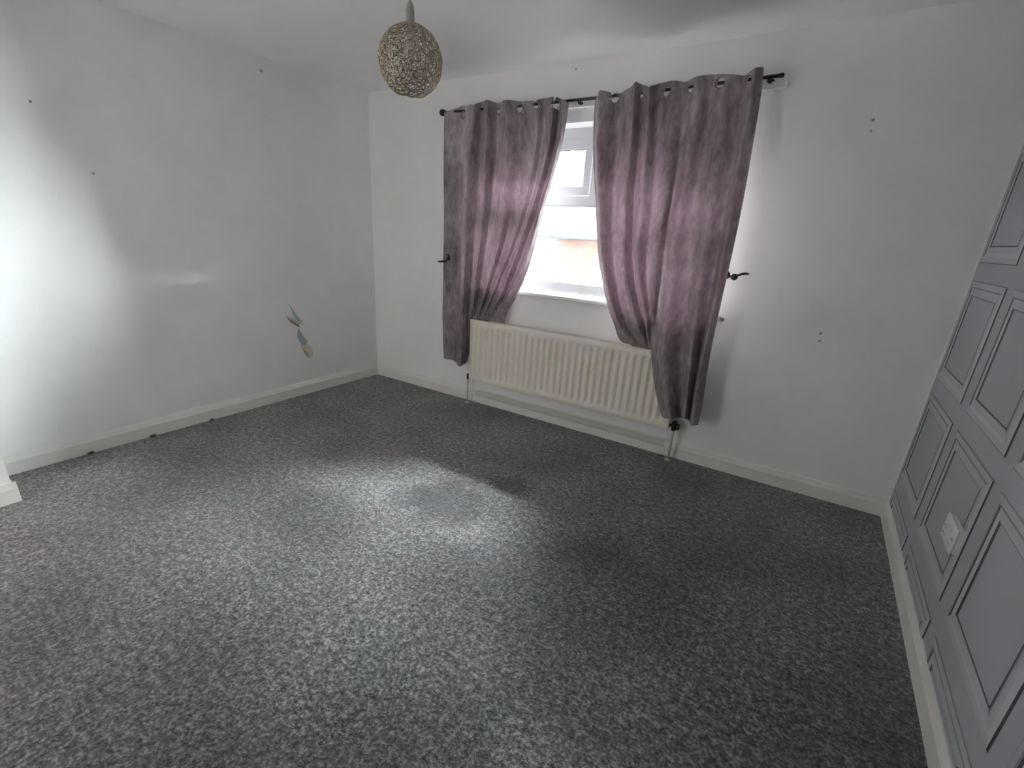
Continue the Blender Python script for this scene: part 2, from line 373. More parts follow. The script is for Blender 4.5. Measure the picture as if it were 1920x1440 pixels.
# ------------------------------------------------------------------ window
win = empty('window_1', (2.03, .15, WZ0)); tag(win, kind='structure')
def wpart(name, bm, m, parent=win, **k):
    o = obj(name, bm, m, parent, **k); o.matrix_parent_inverse = Matrix.Translation(Vector((-2.03, -.15, -WZ0))); return o
FY0, FY1 = .15, .20
bm = bmesh.new()
XM0, XM1 = 1.965, 2.085                # mullion; the panes left and right of it
ZT0, ZT1 = 1.600, 1.645                # transom
box(bm, WX0, WX0 + .05, FY0, FY1, WZ0 + .03, WZ1); box(bm, WX1 - .05, WX1, FY0, FY1, WZ0 + .03, WZ1)
box(bm, WX0 + .05, WX1 - .05, FY0, FY1, WZ0 + .03, WZ0 + .075); box(bm, WX0 + .05, WX1 - .05, FY0, FY1, 1.985, WZ1)
box(bm, XM0 + .02, XM1 - .02, FY0, FY1, ZT1, 1.985)
box(bm, WX0 + .05, WX1 - .05, FY0, FY1, ZT0, ZT1)
wpart('window_frame', bm, M_upvc)
def sash(x0, x1, z0, z1, w=.042, y0=.138, name='sash'):
    bm = bmesh.new()
    for q in ((x0, x0 + w, z0, z1), (x1 - w, x1, z0, z1), (x0 + w, x1 - w, z0, z0 + w), (x0 + w, x1 - w, z1 - w, z1)):
        box(bm, q[0], q[1], y0, .20, q[2], q[3])
    o = wpart(name, bm, M_upvc)
    bm = bmesh.new(); g = .004
    for q in ((x0 + w, x0 + w + g, z0 + w, z1 - w), (x1 - w - g, x1 - w, z0 + w, z1 - w), (x0 + w, x1 - w, z0 + w, z0 + w + g), (x0 + w, x1 - w, z1 - w - g, z1 - w)):
        box(bm, q[0], q[1], .150, .160, q[2], q[3])
    s = obj('seal', bm, M_seal, o)
    bm = bmesh.new(); box(bm, x0 + w, x1 - w, .166, .170, z0 + w, z1 - w); obj('pane', bm, M_glass, o)
    return o
for (x0, x1) in ((WX0 + .05, XM0 + .02), (XM1 - .02, WX1 - .05)):
    s = sash(x0 + .004, x1 - .004, ZT1 + .003, 1.982, .05)
    # handle of the top opener
    bm = bbox((x0 + x1) / 2 - .05, (x0 + x1) / 2 + .05, .118, .126, 1.664, 1.676, .003); box(bm, (x0 + x1) / 2 - .012, (x0 + x1) / 2 + .012, .124, .14, 1.658, 1.682)
    obj('handle', bm, M_upvc, s)
sash(WX0 + .046, WX1 - .046, WZ0 + .072, ZT0 + .002, .022, .142)
M_white = mat('gloss_white_sill', (.84, .84, .84), .3)
bm = bbox(WX0 - .03, WX1 + .03, -.040, .15, .948, .975, .006, 3)
wpart('window_sill', bm, M_white, smooth=True)
# outer stone sill
bm = bmesh.new(); box(bm, WX0 - .0, WX1 + .0, .20, .30, .94, .965); wpart('outer_sill', bm, M_ext)

# ------------------------------------------------------------------ what stands outside
YH = 12.0; G = -2.75
bm = bmesh.new(); box(bm, -60, 60, TH, 60, G - .2, G); tag(obj('ground_outside', bm, mat('street_tarmac', (.10, .10, .10), .9)), kind='structure')
bm = bmesh.new(); box(bm, -14, -.31, 0, TH, G, 2.9); box(bm, W + .31, 14, 0, TH, G, 2.9); box(bm, -.31, W + .31, .02, TH, G, -.16); box(bm, -.31, W + .31, 0, TH, H + .21, 2.9)
tag(obj('own_house_front', bm, M_ext), kind='structure')
def brickmat():
    m = mat('weathered_brick', (.12, .06, .05), .9); N, L, b = nodes(m)
    t = noise(m, 3, 4); r = ramp(m, t.outputs[0], [(.3, (.062, .030, .024)), (.7, (.10, .055, .045))]); L.new(r.outputs[0], b.inputs['Base Color']); return m
M_brick = brickmat(); M_slate = mat('grey_roof_slate', (.060, .062, .068), .7); M_render = mat('white_house_render', (.42, .42, .42), .9)
M_dark = mat('house_window_glass', (.05, .055, .06), .1); M_gut = mat('dark_gutter', (.035, .04, .045), .5)
M_mortar = mat('pale_mortar', (.13, .11, .10), .95)
def house(x0, x1, wallm, label, brick=False):
    h = empty('house', ((x0 + x1) / 2, YH, G)); off = Matrix.Translation(-Vector(h.location))
    def P(name, bm, m, parent=h, **k):
        o = obj(name, bm, m, parent)
        if parent is h: o.matrix_parent_inverse = off
        return o
    bm = bmesh.new(); box(bm, x0, x1, YH, YH + 7, G, 1.36); 
    # gable ends
    prism(bm, [(YH, 1.36), (YH + 3.5, 2.56), (YH + 7, 1.36)], 0, x0, x1)
    P('wall', bm, M_mortar if brick else wallm)
    bm = bmesh.new()
    rise, run = 1.28, 3.75; L_ = math.hypot(rise, run)
    # slate courses, each lapping the next
    n = 16
    for i in range(n):
        t0, t1 = i / n, (i + 1.12) / n
        a = (YH - .25 + run * t0, 1.34 + rise * t0 + .018); b_ = (YH - .25 + run * min(t1, 1), 1.34 + rise * min(t1, 1) + .002)
        prism(bm, [(a[0], a[1] - .02), a, b_, (b_[0], b_[1] - .02)], 0, x0, x1)
        a = (YH + 7.25 - run * t0, a[1]); b_ = (YH + 7.25 - run * min(t1, 1), b_[1])
        prism(bm, [(a[0], a[1] - .02), a, b_, (b_[0], b_[1] - .02)], 0, x0, x1)
    P('roof', bm, M_slate)
    bm = bmesh.new(); tube(bm, [(x0, YH + 3.5, 2.64), (x1, YH + 3.5, 2.64)], .10, 8); P('ridge_tile', bm, M_slate)
    bm = bmesh.new(); tube(bm, [(x0, YH - .30, 1.33), (x1, YH - .30, 1.33)], .07, 8); P('gutter', bm, M_gut)
    nw = max(1, int((x1 - x0) / 3.4)); 
    wins = []
    for i in range(nw):
        cx = x0 + (x1 - x0) * (i + .5) / nw
        for z in (-.75, -2.5 + .6):
            if z < -1: z = -2.0
            wins.append((cx, z))
    for cx, z in wins:
        bm = bmesh.new()
        for q in ((cx - .6, cx - .53, z, z + 1.15), (cx + .53, cx + .6, z, z + 1.15), (cx - .53, cx + .53, z, z + .07), (cx - .53, cx + .53, z + 1.08, z + 1.15), (cx - .03, cx + .03, z + .07, z + 1.08)):
            box(bm, q[0], q[1], YH - .06, YH + .02, q[2], q[3])
        f = P('window', bm, M_upvc)
        bm = bmesh.new(); box(bm, cx - .53, cx + .53, YH - .02, YH - .005, z + .07, z + 1.08); obj('pane', bm, M_dark, f)
    if brick:
        # brick courses: the nearest part of the wall as separate bricks, the rest as joined geometry
        bl, bh = .225, .075; near = []; rest = bmesh.new(); me = bpy.data.meshes.new('brick'); b0 = bmesh.new(); box(b0, -.1075, .1075, -.012, .01, -.0325, .0325); b0.to_mesh(me); b0.free(); me.materials.append(M_brick)
        z = G + .05; row = 0
        while z < 1.30:
            x = x0 + .12 + (row % 2) * bl / 2
            while x < x1 - .1:
                if not any(abs(x - cx) < .70 and wz - .04 < z < wz + 1.19 for cx, wz in wins):
                    box(rest, x - .1075, x + .1075, YH - .012, YH + .005, z - .0325, z + .0325)
                x += bl
            z += bh; row += 1
        o = P('brickwork', rest, M_brick); o['kind'] = 'stuff'
    tag(h, label, 'house'); return h
house(-4.30, 5.2, M_brick, 'red brick house with a grey slate roof across the street, seen through the window', True)
house(-13.5, -4.32, M_render, 'white rendered house left of the brick one across the street')

# ---- fold lines of the curtains: (kind, points from header to hem)
LEFT = [
 ('l', [(0.898, -0.1, 2.173), (0.914, -0.12, 1.861), (0.92, -0.12, 1.493), (0.921, -0.12, 1.099), (0.921, -0.12, 0.675), (0.938, -0.12, 0.353)]),
 ('l', [(1.038, -0.075, 2.211), (1.062, -0.103, 1.973), (1.05, -0.091, 1.58), (1.047, -0.089, 1.264), (1.04, -0.089, 0.944), (1.025, -0.089, 0.686), (1.017, -0.089, 0.343)]),
 ('l', [(1.191, -0.135, 2.193), (1.184, -0.164, 1.868), (1.156, -0.164, 1.576), (1.164, -0.164, 1.349), (1.164, -0.164, 1.049), (1.161, -0.164, 0.814), (1.159, -0.164, 0.543), (1.15, -0.164, 0.329)]),
 ('l', [(1.212, -0.072, 2.224), (1.237, -0.103, 1.874), (1.214, -0.085, 1.583), (1.193, -0.085, 1.272), (1.184, -0.085, 1.119), (1.162, -0.085, 0.874), (1.159, -0.085, 0.662), (1.154, -0.085, 0.355)]),
 ('l', [(1.322, -0.164, 2.204), (1.32, -0.16, 1.952), (1.304, -0.138, 1.677), (1.285, -0.124, 1.382), (1.245, -0.124, 1.055), (1.214, -0.097, 0.848), (1.18, -0.05, 0.695), (1.18, -0.022, 0.645), (1.18, -0.022, 0.525)]),
 ('l', [(1.364, -0.103, 2.192), (1.341, -0.061, 1.877), (1.32, -0.06, 1.586), (1.284, -0.06, 1.278), (1.244, -0.06, 0.963), (1.217, -0.043, 0.814), (1.212, -0.05, 0.699), (1.212, -0.022, 0.649), (1.212, -0.022, 0.529)]),
 ('l', [(1.467, -0.158, 2.193), (1.485, -0.153, 1.946), (1.472, -0.132, 1.678), (1.456, -0.118, 1.364), (1.399, -0.118, 1.137), (1.313, -0.103, 0.893), (1.238, -0.05, 0.703), (1.238, -0.022, 0.653), (1.238, -0.022, 0.533)]),
 ('l', [(1.555, -0.107, 2.188), (1.58, -0.104, 1.95), (1.553, -0.086, 1.715), (1.488, -0.07, 1.439), (1.421, -0.07, 1.195), (1.327, -0.068, 0.932), (1.249, -0.05, 0.704), (1.249, -0.022, 0.654), (1.249, -0.022, 0.534)]),
 ('l', [(1.689, -0.151, 2.173), (1.707, -0.146, 1.937), (1.663, -0.128, 1.71), (1.6, -0.112, 1.476), (1.516, -0.112, 1.221), (1.375, -0.099, 0.9), (1.269, -0.05, 0.707), (1.269, -0.022, 0.657), (1.269, -0.022, 0.537)]),
 ('l', [(1.724, -0.114, 2.19), (1.729, -0.109, 1.942), (1.692, -0.092, 1.714), (1.621, -0.076, 1.495), (1.537, -0.076, 1.259), (1.404, -0.073, 0.941), (1.306, -0.05, 0.708), (1.306, -0.022, 0.658), (1.306, -0.022, 0.538)]),
 ('l', [(1.83, -0.17, 2.177), (1.814, -0.164, 1.929), (1.759, -0.147, 1.72), (1.69, -0.13, 1.511), (1.606, -0.13, 1.263), (1.485, -0.123, 0.953), (1.331, -0.05, 0.712), (1.331, -0.022, 0.662), (1.331, -0.022, 0.542)]),
 ('l', [(1.834, -0.107, 2.182), (1.819, -0.103, 1.939), (1.766, -0.086, 1.714), (1.694, -0.07, 1.498), (1.615, -0.07, 1.246), (1.497, -0.068, 0.951), (1.382, -0.05, 0.715), (1.382, -0.022, 0.665), (1.382, -0.022, 0.545)]),
 ('l', [(1.898, -0.17, 2.152), (1.882, -0.164, 1.926), (1.826, -0.146, 1.707), (1.76, -0.13, 1.506), (1.684, -0.13, 1.215), (1.565, -0.124, 0.962), (1.422, -0.05, 0.717), (1.422, -0.022, 0.667), (1.422, -0.022, 0.547)]),
 ('l', [(1.913, -0.132, 2.142), (1.889, -0.127, 1.932), (1.83, -0.111, 1.723), (1.772, -0.097, 1.542), (1.689, -0.094, 1.16), (1.613, -0.091, 0.969), (1.482, -0.05, 0.717), (1.482, -0.022, 0.667), (1.482, -0.022, 0.547)]),
]
RIGHT_TUCK = [
 ('l', [(2.08, -0.12, 2.156), (2.078, -0.12, 2.115), (2.108, -0.148, 1.896), (2.179, -0.175, 1.563), (2.234, -0.175, 1.271), (2.261, -0.175, 1.179), (2.324, -0.171, 0.991), (2.375, -0.11, 0.84), (2.417, -0.063, 0.736), (2.492, -0.05, 0.714), (2.492, -0.022, 0.664), (2.492, -0.022, 0.544)]),
 ('l', [(2.124, -0.17, 2.184), (2.165, -0.2, 1.886), (2.224, -0.225, 1.561), (2.283, -0.225, 1.275), (2.339, -0.225, 1.087), (2.395, -0.201, 0.943), (2.45, -0.12, 0.803), (2.532, -0.05, 0.717), (2.532, -0.022, 0.667), (2.532, -0.022, 0.547)]),
 ('l', [(2.217, -0.103, 2.172), (2.251, -0.117, 1.895), (2.28, -0.144, 1.567), (2.32, -0.144, 1.276), (2.372, -0.144, 1.085), (2.425, -0.118, 0.917), (2.488, -0.077, 0.803), (2.561, -0.05, 0.715), (2.561, -0.022, 0.665), (2.561, -0.022, 0.545)]),
 ('l', [(2.298, -0.151, 2.185), (2.338, -0.182, 1.881), (2.37, -0.206, 1.564), (2.404, -0.206, 1.283), (2.445, -0.206, 1.097), (2.5, -0.18, 0.934), (2.539, -0.117, 0.817), (2.582, -0.05, 0.715), (2.582, -0.022, 0.665), (2.582, -0.022, 0.545)]),
 ('l', [(2.332, -0.17, 2.206), (2.352, -0.189, 1.955), (2.385, -0.225, 1.644), (2.424, -0.225, 1.284), (2.471, -0.225, 1.101), (2.527, -0.201, 0.943), (2.563, -0.132, 0.823), (2.593, -0.05, 0.713), (2.593, -0.022, 0.663), (2.593, -0.022, 0.543)]),
 ('l', [(2.337, -0.103, 2.211), (2.379, -0.118, 1.889), (2.401, -0.144, 1.651), (2.443, -0.144, 1.285), (2.491, -0.144, 1.098), (2.535, -0.137, 0.971), (2.572, -0.088, 0.835), (2.603, -0.05, 0.712), (2.603, -0.022, 0.662), (2.603, -0.022, 0.542)]),
 ('l', [(2.41, -0.164, 2.174), (2.449, -0.195, 1.875), (2.48, -0.219, 1.565), (2.497, -0.219, 1.289), (2.541, -0.219, 1.108), (2.587, -0.212, 0.985), (2.604, -0.143, 0.847), (2.614, -0.05, 0.713), (2.614, -0.022, 0.663), (2.614, -0.022, 0.543)]),
 ('l', [(2.442, -0.107, 2.202), (2.491, -0.138, 1.882), (2.521, -0.163, 1.649), (2.54, -0.163, 1.292), (2.569, -0.163, 1.107), (2.6, -0.158, 0.981), (2.613, -0.103, 0.843), (2.624, -0.05, 0.712), (2.624, -0.022, 0.662), (2.624, -0.022, 0.542)]),
 ('l', [(2.531, -0.145, 2.197), (2.58, -0.177, 1.872), (2.604, -0.2, 1.646), (2.6, -0.2, 1.414), (2.617, -0.2, 1.176), (2.636, -0.195, 0.99), (2.637, -0.132, 0.851), (2.635, -0.05, 0.71), (2.635, -0.022, 0.66), (2.635, -0.022, 0.54)]),
]
RIGHT_HANG = [
 ('l', [(2.555, -0.098, 2.192), (2.59, -0.13, 1.874), (2.598, -0.153, 1.648), (2.598, -0.153, 1.416), (2.61, -0.153, 1.178), (2.617, -0.143, 0.956), (2.622, -0.109, 0.786), (2.668, -0.108, 0.586), (2.722, -0.108, 0.419), (2.772, -0.108, 0.303)]),
 ('l', [(2.59, -0.12, 2.192), (2.625, -0.152, 1.874), (2.633, -0.175, 1.648), (2.633, -0.175, 1.416), (2.645, -0.175, 1.178), (2.652, -0.165, 0.956), (2.657, -0.131, 0.786), (2.703, -0.13, 0.586), (2.757, -0.13, 0.419), (2.807, -0.13, 0.303)]),
 ('l', [(2.664, -0.176, 2.195), (2.703, -0.21, 1.862), (2.699, -0.231, 1.643), (2.698, -0.231, 1.418), (2.714, -0.231, 1.187), (2.724, -0.228, 0.941), (2.731, -0.204, 0.761), (2.761, -0.201, 0.614), (2.809, -0.201, 0.468), (2.854, -0.201, 0.337)]),
 ('l', [(2.709, -0.126, 2.212), (2.762, -0.159, 1.868), (2.757, -0.181, 1.648), (2.767, -0.181, 1.422), (2.8, -0.181, 1.192), (2.809, -0.165, 0.946), (2.839, -0.122, 0.668), (2.859, -0.122, 0.477), (2.875, -0.085, 0.311)]),
 ('l', [(2.806, -0.183, 2.188), (2.826, -0.199, 1.969), (2.84, -0.227, 1.792), (2.852, -0.237, 1.57), (2.867, -0.237, 1.315), (2.881, -0.237, 1.085), (2.9, -0.214, 0.792), (2.917, -0.208, 0.553), (2.932, -0.208, 0.363)]),
 ('l', [(2.881, -0.12, 2.191), (2.912, -0.153, 1.862), (2.92, -0.175, 1.575), (2.927, -0.175, 1.318), (2.932, -0.175, 1.056), (2.921, -0.098, 0.776), (2.923, -0.085, 0.525), (2.929, -0.085, 0.311)]),
 ('l', [(2.937, -0.183, 2.201), (2.951, -0.218, 1.851), (2.96, -0.237, 1.572), (2.967, -0.237, 1.322), (2.973, -0.237, 1.049), (2.967, -0.216, 0.804), (2.967, -0.208, 0.565), (2.979, -0.208, 0.327)]),
 ('l', [(2.965, -0.139, 2.214), (2.976, -0.139, 2.127), (2.994, -0.173, 1.856), (3.006, -0.194, 1.578), (3.005, -0.194, 1.324), (2.999, -0.194, 1.003), (2.996, -0.177, 0.84), (3.001, -0.164, 0.612), (3.011, -0.164, 0.413), (3.008, -0.164, 0.324)]),
]
RIGHT_SEAM_T =  ('l', [(2.59, -0.12, 2.192), (2.625, -0.152, 1.874), (2.633, -0.175, 1.648), (2.633, -0.175, 1.416), (2.645, -0.175, 1.178), (2.652, -0.165, 0.956), (2.646, -0.09, 0.84), (2.648, -0.05, 0.71), (2.648, -0.022, 0.66), (2.648, -0.022, 0.54)])

# ------------------------------------------------------------------ radiator
RX0, RX1, RZ0, RZ1, RYF, RYB = 1.192, 2.822, .222, .716, -.104, -.046
rad = empty('radiator', ((RX0 + RX1) / 2, -.05, RZ0)); tag(rad, 'cream ribbed panel radiator fixed to the wall under the window', 'radiator')
offr = Matrix.Translation(-Vector(rad.location))
def rp(name, bm, m, parent=rad, **k):
    o = obj(name, bm, m, parent, **k)
    if parent is rad: o.matrix_parent_inverse = offr
    return o
def rad_panel(yf, sgn):
    bm = bmesh.new(); nr = 31; sub = 8
    x0, x1 = RX0 + .014, RX1 - .014; pit = (x1 - x0) / nr
    xs = [RX0, RX0 + .006] + [x0 + pit * i / sub for i in range(nr * sub + 1)] + [RX1 - .006, RX1]
    zs = [RZ0, RZ0 + .006, RZ0 + .030, RZ0 + .042, RZ0 + .052, RZ0 + .062, RZ0 + .075] + [RZ0 + .075 + (RZ1 - RZ0 - .15) * k / 6 for k in range(1, 6)] + [RZ1 - .075, RZ1 - .062, RZ1 - .052, RZ1 - .042, RZ1 - .030, RZ1 - .006, RZ1]
    g = []
    for z in zs:
        row = []
        e = min(1, max(0, (min(z - RZ0, RZ1 - z) - .034) / .035)); e = e * e * (3 - 2 * e)
        for x in xs:
            d = 0
            if x0 < x < x1:
                u = ((x - x0) / pit) % 1; gr = .5 + .5 * math.cos(2 * math.pi * u)     # 1 in the groove, 0 on the rib
                d = .019 * (gr ** 1.4) * e
            edge = .004 if (x in (RX0, RX1) or z in (RZ0, RZ1)) else 0
            row.append(bm.verts.new((x, yf + sgn * (d + edge), z)))
        g.append(row)
    for a, b in zip(g, g[1:]):
        for i in range(len(xs) - 1): bm.faces.new((a[i], a[i + 1], b[i + 1], b[i]))
    # returns at the rim
    rim = [v for v in g[0]] + [r[-1] for r in g[1:]] + [v for v in g[-1][::-1][1:]] + [r[0] for r in g[::-1][1:-1]]
    back = [bm.verts.new((v.co.x, yf + sgn * .022, v.co.z)) for v in rim]; n = len(rim)
    for i in range(n): bm.faces.new((rim[i], rim[(i + 1) % n], back[(i + 1) % n], back[i]))
    return bm
rp('front_panel', rad_panel(RYF, 1), M_rad, smooth=True)
bm = bmesh.new(); box(bm, RX0 + .004, RX1 - .004, RYF + .018, RYB, RZ0 + .004, RZ1 - .006); rp('rear_panel', bm, M_rad)
bm = bmesh.new(); box(bm, RX0, RX1, RYF + .006, RYF + .012, RZ1 - .004, RZ1 + .003); box(bm, RX0, RX1, RYB - .003, RYB + .002, RZ1 - .006, RZ1 + .001); rp('top_seam', bm, M_rad)
for x in (RX0 + .2, RX1 - .2):
    bm = bmesh.new(); box(bm, x, x + .03, RYB, -.001, RZ0 + .05, RZ1 - .06); rp('wall_bracket', bm, M_rad)
M_brass = mat('tarnished_valve_metal', (.07, .055, .04), .45, Metallic=.8); M_pipe = mat('painted_pipe', (.62, .57, .50), .5)
for x, s in ((RX0, -1), (RX1, 1)):
    xv = x + s * .030; y = -.072; big = s > 0
    bm = bmesh.new(); lathe(bm, [(.010, 0), (.010, .034)] if s > 0 else [(.008, 0), (.008, -.034)], (x - s * .002, y, .245 if big else .240), 12, 'X')
    if big:
        lathe(bm, [(.011, -.030), (.016, -.024), (.017, -.012), (.013, -.008), (.014, .010), (.017, .014), (.018, .030), (.013, .036)], (xv, y, .243), 16)
        lathe(bm, [(.012, .0), (.019, .004), (.019, .020), (.010, .024)], (xv + .012, y, .243), 16, 'X')
    else: lathe(bm, [(.008, -.028), (.011, -.02), (.011, .012), (.008, .018)], (xv, y, .235), 14)
    rp('valve', bm, M_brass, smooth=True)
    bm = bmesh.new(); tube(bm, [(xv, y, .22), (xv, y, .12), (xv, y, .004)], .0075, 10); rp('pipe', bm, M_pipe, smooth='all')
    bm = bmesh.new(); lathe(bm, [(.020, .0), (.020, .004), (.009, .008)], (xv, y, .001), 16); rp('pipe_collar', bm, M_pipe)

# ------------------------------------------------------------------ curtain track (old) and pole
tr = bbox(1.04, 3.072, -.034, -.0005, 2.140, 2.174, .004, 2); tr_o = obj('curtain_track', tr, M_white, smooth=True)
tag(tr_o, 'old white curtain track on the wall just below the dark pole', 'curtain track')
RODY = -.080
def rodz(x): return 2.170 + .0105 * ((x - 2.0) / 1.05) ** 2 + .003 * (x - 2.0)
pole = empty('curtain_pole', (2.0, 0, 2.17)); tag(pole, 'dark metal curtain pole with a ball end above the window', 'curtain pole')
offp = Matrix.Translation(-Vector(pole.location))
def pp(name, bm, m=M_metal, **k):
    o = obj(name, bm, m, pole, **k); o.matrix_parent_inverse = offp; return o
bm = bmesh.new(); tube(bm, [(x / 20, RODY, rodz(x / 20)) for x in range(18, 62)], .0085, 12); pp('rod', bm, smooth='all')
bm = bmesh.new(); zc = rodz(.86)
lathe(bm, [(.009, .03), (.012, .028), (.010, .022), (.017, .016), (.022, .004), (.023, -.004), (.021, -.014), (.014, -.022), (.005, -.026)], (.868, RODY, zc), 20, 'X'); pp('finial', bm, smooth='all')
bm = bmesh.new(); lathe(bm, [(.010, -.02), (.010, 0), (.004, .002)], (3.055, RODY, rodz(3.05)), 14, 'X'); pp('end_cap', bm, smooth='all')
for x in (.915, 1.955, 2.990):
    bm = bmesh.new(); z = rodz(x)
    lathe(bm, [(.006, 0), (.022, -.002), (.022, -.006), (.009, -.010), (.006, -.03), (.006, -.068)][::-1], (x, 0, z - .010), 14, 'Y')
    tube(bm, [(x, RODY + .018 * math.cos(a), z + .018 * math.sin(a) - .002) for a in [R(q) for q in range(-10, -190, -20)]], .005, 8)
    pp('bracket', bm, smooth=True)
    bm = bmesh.new(); lathe(bm, [(.005, -.03), (.006, -.024), (.003, -.018)], (x + .012, RODY, z), 10); pp('screw', bm)

# ------------------------------------------------------------------ hold-backs
def holdback(x, z, s, label, out=0.0):
    """hook on the wall: rosette, stem, ball and curled arm; s = side the arm points to"""
    t = empty('curtain_holdback', (x, 0, z)); tag(t, label, 'curtain hook', 'pair of dark metal curtain hold-backs beside the window')
    bm = bmesh.new(); lathe(bm, [(.026, -.0005), (.026, -.004), (.018, -.008), (.009, -.011), (.007, -.055 - out)], (0, 0, 0), 16, 'Y'); obj('wall_plate', bm, M_metal, t, smooth=True)
    bm = bmesh.new(); tube(bm, [(0, -.05 - out, 0), (s * .012, -.062, .0), (s * .03, -.066, -.002), (s * .055, -.066, -.004), (s * .075, -.066, .006), (s * .095, -.066, .016), (s * .118, -.064, .020), (s * .13, -.06, .018)],
         [.007, .007, .0065, .006, .0065, .007, .0065, .004], 10); obj('arm', bm, M_metal, t, smooth='all')
    bm = bmesh.new(); bmesh.ops.create_uvsphere(bm, u_segments=18, v_segments=12, radius=.019); o = obj('ball', bm, M_metal, t, smooth='all'); o.location = (s * .060, -.066, -.004)
    return t
holdback(2.962, 1.213, 1, 'dark metal curtain hook with a ball, right of the right curtain')

# ------------------------------------------------------------------ curtains
def curtain_mesh(strips, holes, rows, seed, sub=9):
    bm = bmesh.new(); rnd = random.Random(seed)
    ph = [rnd.uniform(0, 6.28) for _ in range(8)]
    for lines in strips:
        grid = []
        prev = None
        cols = []
        for li in range(len(lines) - 1):
            for s in range(sub + (1 if li == len(lines) - 2 else 0)): cols.append((li, s / sub))
        for r in range(rows + 1):
            t = r / rows; row = []
            pts = [spline(q, t) for _, q in lines]
            for li, f in cols:
                a, b = pts[li], pts[li + 1]
                e = f * f * (3 - 2 * f)
                x = a.x + (b.x - a.x) * f; z = a.z + (b.z - a.z) * f
                y = a.y + (b.y - a.y) * e
                n = sum(math.sin(7 * (k + 1) * x + 5 * (k % 3 + 1) * z + ph[k]) / (k + 2) for k in range(6))
                y += .0022 * n * min(1, t * 4)
                row.append(bm.verts.new((x, y, z)))
            grid.append(row)
        for a, b in zip(grid, grid[1:]):
            for i in range(len(a) - 1): bm.faces.new((a[i], b[i], b[i + 1], a[i + 1]))
    bmesh.ops.remove_doubles(bm, verts=bm.verts[:], dist=1e-5)
    # eyelet holes: open the cloth where the rings sit
    cen = []
    for hx, hz, hr in holes:
        near = [v for v in bm.verts if (v.co.x - hx) ** 2 + (v.co.z - hz) ** 2 < hr * hr]
        if not near: cen.append(-.12); continue
        cen.append(sum(v.co.y for v in near) / len(near))
        bmesh.ops.delete(bm, geom=near, context='VERTS')
        for e in bm.edges:
            if e.is_boundary:
                for v in e.verts:
                    dx, dz = v.co.x - hx, v.co.z - hz; d = math.hypot(dx, dz)
                    if 1e-6 < d < hr * 1.75 and v.co.z < 2.19: v.co.x = hx + dx / d * hr; v.co.z = hz + dz / d * hr
    return bm, cen
M_ring = mat('eyelet_ring_metal', (.24, .21, .22), .4, Metallic=.4)
def curtain(name, strips, holes, seed, label):
    t = empty(name, ((strips[0][0][1][0][0] + strips[-1][-1][1][0][0]) / 2, -.10, 2.2))
    off = Matrix.Translation(-Vector(t.location))
    bm, cen = curtain_mesh(strips, holes, 150, seed)
    o = obj('cloth', bm, M_velvet, t, smooth='all'); o.matrix_parent_inverse = off
    for (hx, hz, hr), cy in zip(holes, cen):
        bm = bmesh.new(); n = 24
        tube(bm, [(hx + (hr + .003) * math.cos(2 * math.pi * k / n), cy - .003, hz + (hr + .003) * math.sin(2 * math.pi * k / n)) for k in range(n)], .0032, 6, close=True)
        e = obj('eyelet', bm, M_ring, t, smooth='all'); e.matrix_parent_inverse = off
    tag(t, label, 'curtain', 'mauve eyelet curtains at the window')
    return t
HR = .022
curtain('curtain', [LEFT], [(1.068, 2.146, HR), (1.372, 2.147, .015), (1.548, 2.145, HR), (1.69, 2.145, .017), (1.828, 2.140, HR)], 1,
        'mauve velvet eyelet curtain left of the window gap, tucked behind the radiator')
curtain('curtain', [RIGHT_TUCK + [RIGHT_SEAM_T], RIGHT_HANG], [(2.20, 2.147, HR), (2.357, 2.150, .013), (2.505, 2.148, HR), (2.635, 2.149, .018), (2.784, 2.154, HR), (2.915, 2.157, .015)], 2,
        'mauve velvet eyelet curtain right of the window gap, hanging over the radiator end')
h = empty('curtain_holdback', (.905, 0, 1.138)); tag(h, 'dark metal curtain hook curling round the outer edge of the left curtain', 'curtain hook', 'pair of dark metal curtain hold-backs beside the window')
bm = bmesh.new(); lathe(bm, [(.026, -.0005), (.026, -.004), (.018, -.008), (.009, -.011), (.007, -.150)], (0, 0, 0), 16, 'Y'); obj('wall_plate', bm, M_metal, h, smooth=True)
bm = bmesh.new(); tube(bm, [(0, -.145, 0), (.012, -.170, .001), (.045, -.182, .003), (.085, -.186, .010), (.118, -.186, .024), (.128, -.184, .046), (.112, -.182, .060), (.094, -.180, .060)],
     [.007, .007, .0065, .0065, .007, .007, .006, .004], 10); obj('arm', bm, M_metal, h, smooth='all')
bm = bmesh.new(); bmesh.ops.create_uvsphere(bm, u_segments=18, v_segments=12, radius=.014); o = obj('ball', bm, M_metal, h, smooth='all'); o.location = (.122, -.186, .032)

